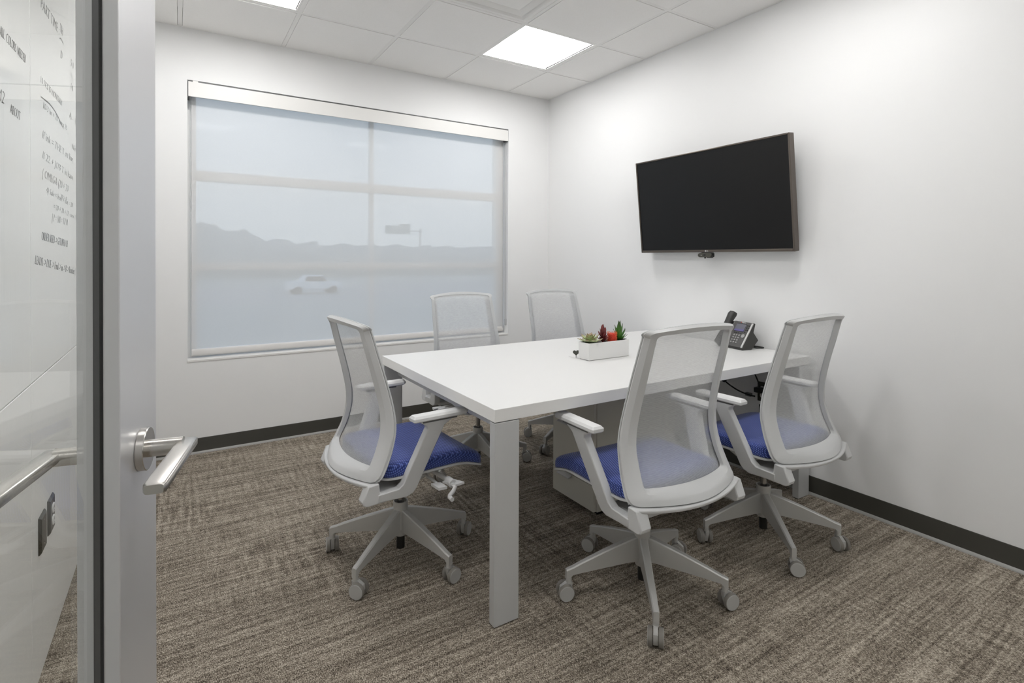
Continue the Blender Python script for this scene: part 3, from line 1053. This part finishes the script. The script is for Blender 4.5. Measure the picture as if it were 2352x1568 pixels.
# webcam clipped below the screen
wc = thing('webcam', 'small dark capsule shaped webcam clipped under the television', 'webcam', (-.100, -1.826, 1.2995), R(-84))
nn = 24
def caps(hw_, r):
    pts = []
    for k in range(nn + 1):
        a = -math.pi / 2 + math.pi * k / nn
        pts.append((hw_ + r * math.cos(a), r * math.sin(a)))
    for k in range(nn + 1):
        a = math.pi / 2 + math.pi * k / nn
        pts.append((-hw_ + r * math.cos(a), r * math.sin(a)))
    return pts
MB().prism(caps(.034, .0125), 'y', -.022, -.016).build('face_plate', 'cam_grey', wc, bevel=.001)
MB().prism(caps(.035, .0135), 'y', -.016, .014).build('body', 'black', wc, smooth=40, bevel=.003)
MB().cyl((0, -.0222, 0), (0, -.0235, 0), .0075, n=20).build('lens', 'black', wc, smooth=40)
MB().tube([(-.03, -.006, .0155), (.03, -.006, .0155), (.050, -.004, .0155), (.053, 0, .010), (.050, .006, -.008), (.036, .006, -.016), (.0, .006, -.016)], .0022, 8).build('clip', 'black', wc, smooth=40)
MB().box(-.0035, .0035, -.018, -.010, -.021, -.0125).build('tripod_socket', 'black', wc)
MB().box(-.026, -.018, -.0226, -.022, -.001, .001).build('print_mark', 'logo', wc)

# ------------------------------------------------------------------ desk phone
P1, P2 = Vector((-.175, -2.010, TZ)), Vector((-.203, -2.150, TZ))
pa = math.atan2((P2 - P1).y, (P2 - P1).x)
ph = thing('desk_phone', 'black desk phone with keypad and small display on the table', 'telephone', tuple(P2), pa)
W_ = (P2 - P1).length
# local: x=0 right edge (viewer), x negative to the left; y away from viewer; z up
prof = [(0, .004), (.002, .0), (.070, .0), (.118, .058), (.112, .078), (.086, .105), (.098, .150), (.088, .154), (.004, .012)]
prof = [(0, .0), (.072, .0), (.122, .052), (.086, .098), (.100, .147), (.090, .152), (.0, .012)]
MB().prism(prof, 'x', -W_, 0).build('body', 'phone', ph, bevel=.003)
fa = math.atan2(.152 - .012, .090)          # slope of the face
fl = math.hypot(.140, .090)
face = thing('x', '', None)
bpy.data.objects.remove(face)
def face_obj(b, name, mm, parent=ph, **kw):
    o = b.build(name, mm, parent, **kw)
    o.location = (0, 0, .012)
    o.rotation_euler = (fa - R(90), 0, 0)
    return o
# face coordinates: x, y = outward (negative), z up along slope; rotate so z follows the slope
def FB(x0, x1, z0, z1, d0, d1):
    return MB().box(x0, x1, -d1, -d0, z0, z1)
fp = face_obj(FB(-W_ + .002, -.012, .002, fl - .002, -.001, .003), 'face_panel', 'phone_face', bevel=.0015)
face_obj(FB(-.012, -.001, .002, fl - .006, -.001, .005), 'silver_trim', 'phone_silver', bevel=.002)
face_obj(FB(-W_ - .0005, -W_ + .002, .002, fl - .004, -.001, .0045), 'left_trim', 'phone_silver')
sc_ = face_obj(FB(-W_ + .026, -.044, .098, .152, .003, .0038), 'display_bezel', 'black')
b = MB()
b.box(-.036, .036, -.0004, .0004, -.023, .023)
o = b.build('display', 'lcd', ph)
o.location = (-W_ / 2 - .0085, -math.cos(R(90) - fa) * 0, 0)
# place the display on the sloped face
def face_pt(x, zf, d):
    return Vector((x, zf * math.cos(fa) - d * math.sin(fa), .012 + zf * math.sin(fa) + d * math.cos(fa)))
o.location = face_pt(-W_ / 2 - .0085, .125, .0042)
o.rotation_euler = (fa - R(90), 0, 0)
for c in range(3):
    for r_ in range(4):
        kk = MB().box(-.0055, .0055, -.0035, 0, -.0042, .0042).build('key', 'key', ph, bevel=.0015)
        kk.location = face_pt(-W_ + .046 + c * .019, .028 + r_ * .0155, .003)
        kk.rotation_euler = (fa - R(90), 0, 0)
for r_ in range(3):
    kk = MB().box(-.0045, .0045, -.003, 0, -.0038, .0038).build('key', 'key', ph, bevel=.0015)
    kk.location = face_pt(-W_ + .016, .034 + r_ * .016, .003)
    kk.rotation_euler = (fa - R(90), 0, 0)
for c in range(4):
    kk = MB().box(-.005, .005, -.0025, 0, -.002, .002).build('soft_key', 'black', ph)
    kk.location = face_pt(-W_ + .036 + c * .0165, .090, .003)
    kk.rotation_euler = (fa - R(90), 0, 0)
for r_ in range(4):
    for c in range(2 if r_ else 1):
        kk = MB().box(-.003, .003, -.0025, 0, -.003, .003).build('line_key', 'black', ph)
        kk.location = face_pt(-.032 + c * .012, .100 + r_ * .014, .003)
        kk.rotation_euler = (fa - R(90), 0, 0)
nv_ = MB().cyl((0, 0, 0), (0, -.004, 0), .0115, n=24).build('navigation_ring', 'key', ph, smooth=40)
nv_.location = face_pt(-.030, .074, .003)
nv_.rotation_euler = (fa - R(90), 0, 0)
tm = text_mesh('brand_print', 'Polycom', .009, 'logo', ph, face_pt(-W_ + .058, .1565, .0034), (fa, 0, 0))
rd = MB().cyl((0, 0, 0), (0, -.0004, 0), .003, n=16).build('brand_dot', 'red', ph)
rd.location = face_pt(-W_ + .052, .159, .0034)
rd.rotation_euler = (fa - R(90), 0, 0)
# handset on the viewer's left
hs = MB()
hp = []
for k, (zf, d, w, th) in enumerate(((-.004, .020, .020, .017), (.010, .022, .0225, .021), (.040, .022, .0215, .017), (.100, .023, .020, .013), (.160, .022, .0215, .016), (.196, .021, .0225, .021), (.212, .019, .020, .017))):
    ring = []
    for i in range(16):
        a = 2 * math.pi * i / 16
        ca_, sa_ = math.cos(a), math.sin(a)
        p = face_pt(-W_ - .030 + w * math.copysign(abs(ca_) ** .5, ca_), zf, d + th * math.copysign(abs(sa_) ** .6, sa_) - .004)
        ring.append(p)
    hp.append(ring)
hs.loft(hp)
hs.build('handset', 'phone', ph, smooth=45)
MB().prism([(.004, .0), (.072, .0), (.118, .050), (.094, .145), (.084, .150), (.004, .010)], 'x', -W_ - .056, -W_ - .002).build('cradle', 'phone', ph, bevel=.004)
# phone cord on the table behind the phone
def bez(P, n=24):
    """Catmull-Rom through points"""
    P = [Vector(p) for p in P]
    out = []
    for i in range(len(P) - 1):
        p0, p1, p2, p3 = P[max(i - 1, 0)], P[i], P[i + 1], P[min(i + 2, len(P) - 1)]
        for k in range(n):
            t = k / n
            out.append(.5 * ((2 * p1) + (p2 - p0) * t + (2 * p0 - 5 * p1 + 4 * p2 - p3) * t * t + (3 * p1 - p0 - 3 * p2 + p3) * t ** 3))
    out.append(P[-1])
    return out
cz_ = TZ + .0042
o = MB().tube(bez([(-.092, -2.12, cz_ + .012), (-.066, -2.148, cz_), (-.036, -2.172, cz_), (-.020, -2.155, cz_), (-.020, -2.10, cz_), (-.05, -2.08, cz_), (-.085, -2.09, cz_ + .010)], 10), .004, 8).build('phone_cord', 'cable', smooth=60)
tag(o, 'loop of black phone cord on the table behind the desk phone', 'cable')

# ------------------------------------------------------------------ planter with succulents
px0, px1, py0, py1, pz0, pz1 = -1.152, -.873, -1.9375, -1.8545, TZ + .0013, .8435
pl = thing('planter', 'white rectangular ceramic planter on the table', 'planter', ((px0 + px1) / 2, (py0 + py1) / 2, pz0))
ha, hb, hh = (px1 - px0) / 2, (py1 - py0) / 2, pz1 - pz0
def rc(a, b_, z):
    return [(-a, -b_, z), (a, -b_, z), (a, b_, z), (-a, b_, z)]
MB().loft([rc(ha - .001, hb - .001, 0), rc(ha, hb, .002), rc(ha, hb, hh), rc(ha - .006, hb - .006, hh), rc(ha - .007, hb - .007, .012)]).build('pot', 'planter', pl, bevel=.0012, seg=1)
b = MB()
nx, ny = 20, 8
vs_ = []
for j in range(ny + 1):
    for i in range(nx + 1):
        vs_.append((-ha + .0065 + (2 * ha - .013) * i / nx, -hb + .0065 + (2 * hb - .013) * j / ny, hh - .010 + random.uniform(-.003, .004)))
b.add(vs_, [(j * (nx + 1) + i, j * (nx + 1) + i + 1, (j + 1) * (nx + 1) + i + 1, (j + 1) * (nx + 1) + i) for j in range(ny) for i in range(nx)])
b.build('soil', 'soil', pl, smooth=60)

def leaf_mesh(name, L, W, T, curl, mm, tip=1.0, belly=.45):
    """pointed fleshy leaf along +y, thickness in z"""
    b = MB()
    rings = []
    n = 9
    for k in range(n):
        q = k / (n - 1)
        w = W * (math.sin(math.pi * min(1, q / (2 * belly))) if q < belly else (1 - ((q - belly) / (1 - belly)) ** (1.6 * tip)))
        w = max(w, W * .06 if q > .5 else W * .35)
        th = T * (1 - q * .75)
        z = curl * q * q * L
        y = q * L
        rings.append([(w * .5 * math.cos(a), y, z + th * .5 * math.sin(a) - .25 * th * (math.cos(a) ** 2 < .3)) for a in [2 * math.pi * i / 8 for i in range(8)]])
    b.loft(rings)
    me = b.build(name, mm, None, smooth=60)
    d = me.data
    bpy.data.objects.remove(me)
    return d
def put_leaf(me, parent, az, el, pos=(0, 0, 0), s=1.0, name='leaf'):
    o = bpy.data.objects.new(name, me)
    COL.objects.link(o)
    o.parent = parent
    o.location = pos
    o.rotation_mode = 'ZXY'
    o.rotation_euler = (el, 0, az)
    o.rotation_mode = 'XYZ'
    o.rotation_euler = (Matrix.Rotation(az, 3, 'Z') @ Matrix.Rotation(el, 3, 'X')).to_euler()
    o.scale = (s, s, s)
    return o
# pale rosette
ro = thing('rosette_succulent', 'pale green rosette succulent at one end of the white planter', 'succulent', (-1.110, -1.897, pz1 - .006), group='succulents in the planter')
lm = leaf_mesh('leaf', .062, .030, .008, .18, 'leaf_pale', 1.3, .6)
lc = leaf_mesh('leaf', .036, .020, .007, .3, 'leaf_core', 1.3, .55)
for ring_i, (cnt, el, s, me, h) in enumerate(((9, 6, 1.08, lm, .006), (8, 24, .92, lm, .012), (7, 45, .72, lm, .014), (6, 55, .9, lc, .018), (5, 72, .75, lc, .020))):
    for k in range(cnt):
        put_leaf(me, ro, 2 * math.pi * (k + .5 * (ring_i % 2)) / cnt + random.uniform(-.1, .1), R(el + random.uniform(-5, 5)), (0, 0, h), s * random.uniform(.9, 1.08))
# maroon succulent
rs = thing('maroon_succulent', 'maroon leafy succulent between the rosette and the red cactus', 'succulent', (-1.018, -1.892, pz1 - .010), group='succulents in the planter')
MB().cyl((0, 0, 0), (0, 0, .05), .004, .003, n=10).build('stem', 'leaf_red', rs, smooth=60)
lr = leaf_mesh('leaf', .046, .017, .007, .25, 'leaf_red', 1.2, .62)
for tier, (h, cnt, el, s) in enumerate(((.008, 6, 20, .95), (.022, 6, 40, 1.0), (.034, 6, 58, 1.05), (.046, 5, 74, 1.0))):
    for k in range(cnt):
        put_leaf(lr, rs, 2 * math.pi * (k + .5 * (tier % 2)) / cnt + random.uniform(-.2, .2), R(el + random.uniform(-8, 8)), (0, 0, h), s * random.uniform(.85, 1.1))
# red cactus: bumpy column of spines
rcx = thing('red_cactus', 'stubby red artificial cactus covered in short spines', 'cactus', (-.960, -1.899, pz1 - .010), group='succulents in the planter')
b = MB()
rings = []
for k in range(13):
    q = k / 12
    r = .023 * (math.sin(math.pi * (.18 + .82 * q)) ** .35 if q < 1 else .2)
    r = .022 if q < .8 else .022 * math.cos((q - .8) / .2 * 1.2)
    rings.append([(r * (1 + .06 * math.cos(8 * a)) * math.cos(a), r * (1 + .06 * math.cos(8 * a)) * math.sin(a), q * .048) for a in [2 * math.pi * i / 32 for i in range(32)]])
b.loft(rings)
b.build('column', 'cactus', rcx, smooth=60)
b = MB()
for k in range(9):
    for i in range(18):
        a = 2 * math.pi * (i + .5 * (k % 2)) / 18
        z = .006 + k * .0055
        r = .0215
        p = Vector((r * math.cos(a), r * math.sin(a), z))
        d = Vector((math.cos(a), math.sin(a), .5 + random.uniform(-.3, .5))).normalized()
        b.cyl(p, p + d * .0075, .0016, .0003, n=5)
sp = b.build('spines', 'cactus_tip', rcx)
sp['kind'] = 'stuff'
# agave
ag = thing('agave_succulent', 'bright green spiky agave succulent at one end of the planter', 'succulent', (-.901, -1.891, pz1 - .010), group='succulents in the planter')
lg = leaf_mesh('leaf', .080, .024, .008, .16, 'leaf_green', 1.1, .35)
for tier, (h, cnt, el, s) in enumerate(((.004, 7, 26, .72), (.008, 7, 48, .86), (.012, 6, 64, .98), (.016, 4, 80, 1.10))):
    for k in range(cnt):
        put_leaf(lg, ag, 2 * math.pi * (k + .5 * (tier % 2)) / cnt + .3 + random.uniform(-.15, .15), R(el + random.uniform(-5, 5)), (0, 0, h), s * random.uniform(.92, 1.08))
ld = leaf_mesh('leaf', .036, .014, .005, .1, 'leaf_dark', 1.1, .4)
for k in range(9):
    put_leaf(ld, ag, 2 * math.pi * k / 9, R(random.uniform(2, 18)), (random.uniform(-.004, .012), 0, .006), random.uniform(.7, 1.1))
# small dark heart shaped leaf dangling behind the planter
hl = thing('heart_leaf', 'small dark heart shaped leaf poking out beside the planter', 'leaf', (-1.152, -1.835, TZ + .0014))
hpts = []
for k in range(28):
    a = 2 * math.pi * k / 28
    hpts.append((.0011 * 16 * math.sin(a) ** 3, .026 + .0010 * (13 * math.cos(a) - 5 * math.cos(2 * a) - 2 * math.cos(3 * a) - math.cos(4 * a))))
MB().prism(hpts, 'y', -.0018, .0018).build('blade', 'grey_leaf', hl, bevel=.001, seg=1, rot=(0, 0, R(-20)))
MB().tube([(0, 0, 0), (.001, .001, .012)], .0014, 6).build('stem', 'grey_leaf', hl)

# ------------------------------------------------------------------ outlets and cables
def plate(name, label, x, y, z, sx, w, h, duplex):
    t = thing(name, label, 'outlet', (x, y, z), 0, 'wall outlets')
    t.rotation_euler = (0, 0, R(90) if sx > 0 else R(-90))
    # local: x along wall, -y out of the wall
    MB().loft([[(-w / 2, 0, -h / 2), (w / 2, 0, -h / 2), (w / 2, 0, h / 2), (-w / 2, 0, h / 2)], [(-w / 2, -.003, -h / 2), (w / 2, -.003, -h / 2), (w / 2, -.003, h / 2), (-w / 2, -.003, h / 2)], [(-w / 2 + .006, -.008, -h / 2 + .006), (w / 2 - .006, -.008, -h / 2 + .006), (w / 2 - .006, -.008, h / 2 - .006), (-w / 2 + .006, -.008, h / 2 - .006)]]).build('cover_plate', 'plate', t, bevel=.0008, seg=1)
    if duplex:
        for s in (-1, 1):
            r = MB().prism([(.017 * math.cos(a), s * .0195 + max(-.0145, min(.0145, .017 * math.sin(a)))) for a in [2 * math.pi * i / 24 for i in range(24)]], 'y', -.008, -.0115)
            rr = r.build('receptacle', 'socket', t, bevel=.0006, seg=1)
            b = MB()
            for q in (-.006, .006):
                b.box(q - .0011, q + .0011, -.0118, -.0112, s * .0195 - .002, s * .0195 + .007)
            b.cyl((0, -.0112, s * .0195 - .008), (0, -.0118, s * .0195 - .008), .0022, n=10)
            b.build('slots', 'black', rr)
    else:
        for s in (-1, 1):
            MB().cyl((0, -.008, s * .036), (0, -.0092, s * .036), .003, n=12).build('screw', 'steel', t)
    return t
plate('wall_outlet', 'dark blank cover plate low on the white panel wall', XL, -1.879, .436, 1, .080, .112, False)
plate('wall_outlet', 'dark outlet plate with two white sockets on the white panel wall', XL, -1.750, .438, 1, .080, .112, True)
plate('wall_outlet', 'dark socket plate on the television wall, under the table', -.0, -2.155, .495, -1, .075, .115, True)
plate('wall_outlet', 'lower dark socket plate on the television wall, under the table', -.0, -2.165, .36, -1, .075, .115, True)
# plugs and cables under the table
b = MB()
b.box(-.055, -.012, -2.175, -2.125, .495, .525)
o = b.build('power_plug', 'black', bevel=.005)
tag(o, 'black power plug in the socket under the table', 'plug')
zu = TZ - TT - .002
o = MB().tube(bez([(-.12, -2.10, zu), (-.06, -2.12, .63), (-.035, -2.145, .55), (-.04, -2.15, .51)], 12), .0038, 8).build('power_cable', 'cable', smooth=60)
tag(o, 'thin black cable running down to the wall socket under the table', 'cable')
cb = thing('cable_bundle', 'knot of bundled black cables hanging under the table', 'cable bundle')
MB().tube(bez([(-.13, -2.02, zu), (-.11, -1.99, .61), (-.10, -1.96, .545), (-.09, -2.03, .50), (-.06, -2.09, .475), (-.045, -2.13, .47)], 12), .0042, 8).build('cable', 'cable', cb, smooth=60)
MB().tube(bez([(-.13, -1.96, zu), (-.12, -1.95, .60), (-.10, -1.955, .55), (-.11, -1.90, .535), (-.12, -1.84, .50), (-.12, -1.70, .49)], 12), .0042, 8).build('cable', 'cable', cb, smooth=60)
b = MB()
b.cyl((-.12, -2.015, zu), (-.10, -1.97, .56), .012, .010, n=12)
b.cyl((-.10, -1.985, .575), (-.10, -1.955, .535), .017, .014, n=12)
b.build('knot', 'cable', cb, smooth=60)
b = MB()
b.box(-.052, -.030, -2.105, -2.068, .462, .482)
o = b.build('cable_adapter', mat('grey_adapter', (.16, .16, .16), .4), bevel=.003)
tag(o, 'small grey cable adapter hanging under the table by the wall', 'adapter')

# ------------------------------------------------------------------ dry erase writing on the panels
XW = XL + .0004
rw = (R(90), 0, R(90))
WR_ = [
    ('PART TIME :', -1.86, 2.035, .050, .30, 'ink', 4), ('TH', -1.545, 2.075, .045, .055, 'ink', 3), ('D', -1.535, 1.985, .045, .030, 'ink', 0), ('50 : A', -1.33, 2.02, .045, .18, 'ink_pale', 2), ('10', -1.33, 1.93, .04, .05, 'ink_pale', 0),
    ('ALL  COLORS  NEEDED', -2.30, 1.795, .036, .250, 'ink', 2), ('M2', -2.33, 1.640, .045, .060, 'ink', 0), ('ABOUT', -2.215, 1.632, .036, .105, 'ink', 1),
    ('10 PCS IS MONTHLY', -1.87, 1.805, .032, .36, 'ink_pale', 2), ('10-3 hr + 70 min x 15', -1.835, 1.735, .030, .42, 'ink_pale', 2),
    ('If ink = THE T on line', -1.845, 1.640, .038, .56, 'ink_pale', 1), ('If 22 + JOB T in base', -1.845, 1.578, .036, .56, 'ink_pale', 0), ('{ OMEGA (20 + 20', -1.85, 1.520, .040, .46, 'ink_pale', 0),
    ('20 = 0', -1.55, 1.482, .026, .13, 'ink_pale', 0), ('4) Sale = base + net = 20', -1.79, 1.478, .028, .50, 'ink_pale', -1), ('= 20 + 20 + 12 - new 24 / 12', -1.67, 1.435, .028, .55, 'ink_pale', -1),
    ('[ P = 100 = 1/2 M', -1.70, 1.392, .038, .30, 'ink_pale', 0), ('ORDER NEED -> GET INFO OF', -1.86, 1.325, .040, .46, 'ink', -2), ('LEADS -> DUE -> Final -> in -> B -> Reorder |', -1.95, 1.252, .040, .72, 'ink', -4),
    ('JULY 15', -1.10, 1.60, .035, .18, 'ink_pale', 0), ('8/10', -1.10, 1.52, .035, .12, 'ink_pale', 0), ('A - 1/2', -1.36, 1.81, .04, .22, 'ink_pale', 2), ('Nov 1', -1.30, 1.70, .035, .16, 'ink_pale', 1),
]
for body, y, z, h, w, ink, slope in WR_:
    o = text_mesh('handwriting', body, h, ink, wl, (XW, y, z), rw, .0002, w, .25, thin=.022)
    o.rotation_euler = (Matrix.Rotation(R(90), 3, 'Z') @ Matrix.Rotation(R(90), 3, 'X') @ Matrix.Rotation(R(slope), 3, 'Z')).to_euler()
def ink_line(pts, mm, w=.0022):
    b = MB()
    P = bez([(XW, y, z) for y, z in pts], 8)
    v = []
    for i, p in enumerate(P):
        d = (P[min(i + 1, len(P) - 1)] - P[max(i - 1, 0)]).normalized()
        nrm = Vector((0, -d.z, d.y)) * w
        v += [p + nrm, p - nrm]
    b.add(v, [(2 * i, 2 * i + 1, 2 * i + 3, 2 * i + 2) for i in range(len(P) - 1)])
    b.build('ink_stroke', mm, wl)
ink_line([(-1.86, 1.762), (-1.72, 1.772), (-1.60, 1.765), (-1.48, 1.742)], 'ink')
ink_line([(-1.555, 2.045), (-1.525, 2.055), (-1.475, 2.052)], 'ink')
ink_line([(-1.33, 1.985), (-1.29, 1.985), (-1.25, 1.98)], 'ink_pale')

# ------------------------------------------------------------------ what lies outside the window
GZ = -2.2
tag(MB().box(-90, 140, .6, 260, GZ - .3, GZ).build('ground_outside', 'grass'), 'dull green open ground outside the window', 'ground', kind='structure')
tag(MB().box(-60, 100, 40, 64, GZ, GZ + .02).build('parking_lot', 'asphalt'), 'grey asphalt lot outside the window', 'pavement', kind='structure')
hp_ = [(-60, 6.0), (-25, 6.6), (-10, 6.2), (0, 5.6), (6, 4.8), (11, 3.6), (20, 3.0), (40, 2.8), (75, 3.0), (120, 3.2)]
b = MB()
rr_ = []
rnd = random.Random(3)
for k in range(260):
    x = -60 + 180 * k / 259
    z = interp(hp_, x) * 1.25 + .35 * math.sin(x * 1.1) + .22 * math.sin(x * 2.7 + 1) + rnd.uniform(-.15, .2)
    rr_.append([(x, 96, GZ), (x, 97 + rnd.uniform(-.4, .4), z * .45), (x, 100 + rnd.uniform(-.5, .5), z), (x, 112, z * .9), (x, 130, GZ)])
b.loft(rr_)
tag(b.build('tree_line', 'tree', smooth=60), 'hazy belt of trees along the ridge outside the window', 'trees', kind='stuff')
# white pickup in the lot
tk = thing('pickup_truck', 'white vehicle parked on the lot outside the window', 'vehicle', (8.2, 50, GZ + .02), R(4))
MB().prism([(-2.5, .45), (2.6, .45), (2.65, .85), (2.5, 1.08), (1.35, 1.15), (.75, 1.75), (-.85, 1.78), (-1.2, 1.2), (-2.5, 1.15)], 'y', -.9, .9).build('body', 'car', tk, bevel=.08)
MB().prism([(1.15, 1.18), (.72, 1.66), (-.75, 1.68), (-1.0, 1.22)], 'y', -.91, .91).build('side_glass', 'car_glass', tk)
for wx in (-1.6, 1.7):
    for wy in (-.85, .85):
        MB().cyl((wx, wy - .11, .37), (wx, wy + .11, .37), .37, n=20).build('wheel', 'black', tk, smooth=40)
# road sign
sg = thing('road_sign', 'green overhead road sign panels on posts outside the window', 'road sign', (24.2, 70, GZ))
MB().box(-1.95, -.1, -.08, .08, 6.95, 8.15).build('panel', 'sign', sg)
MB().box(.0, 1.75, -.08, .08, 6.95, 8.45).build('panel', 'sign', sg)
MB().box(-1.9, 3.6, .09, .2, 7.4, 7.55).build('cross_beam', 'silver', sg)
MB().cyl((3.4, .15, 0), (3.4, .15, 7.9), .17, n=12).build('post', 'silver', sg)
bpy.context.view_layer.update()
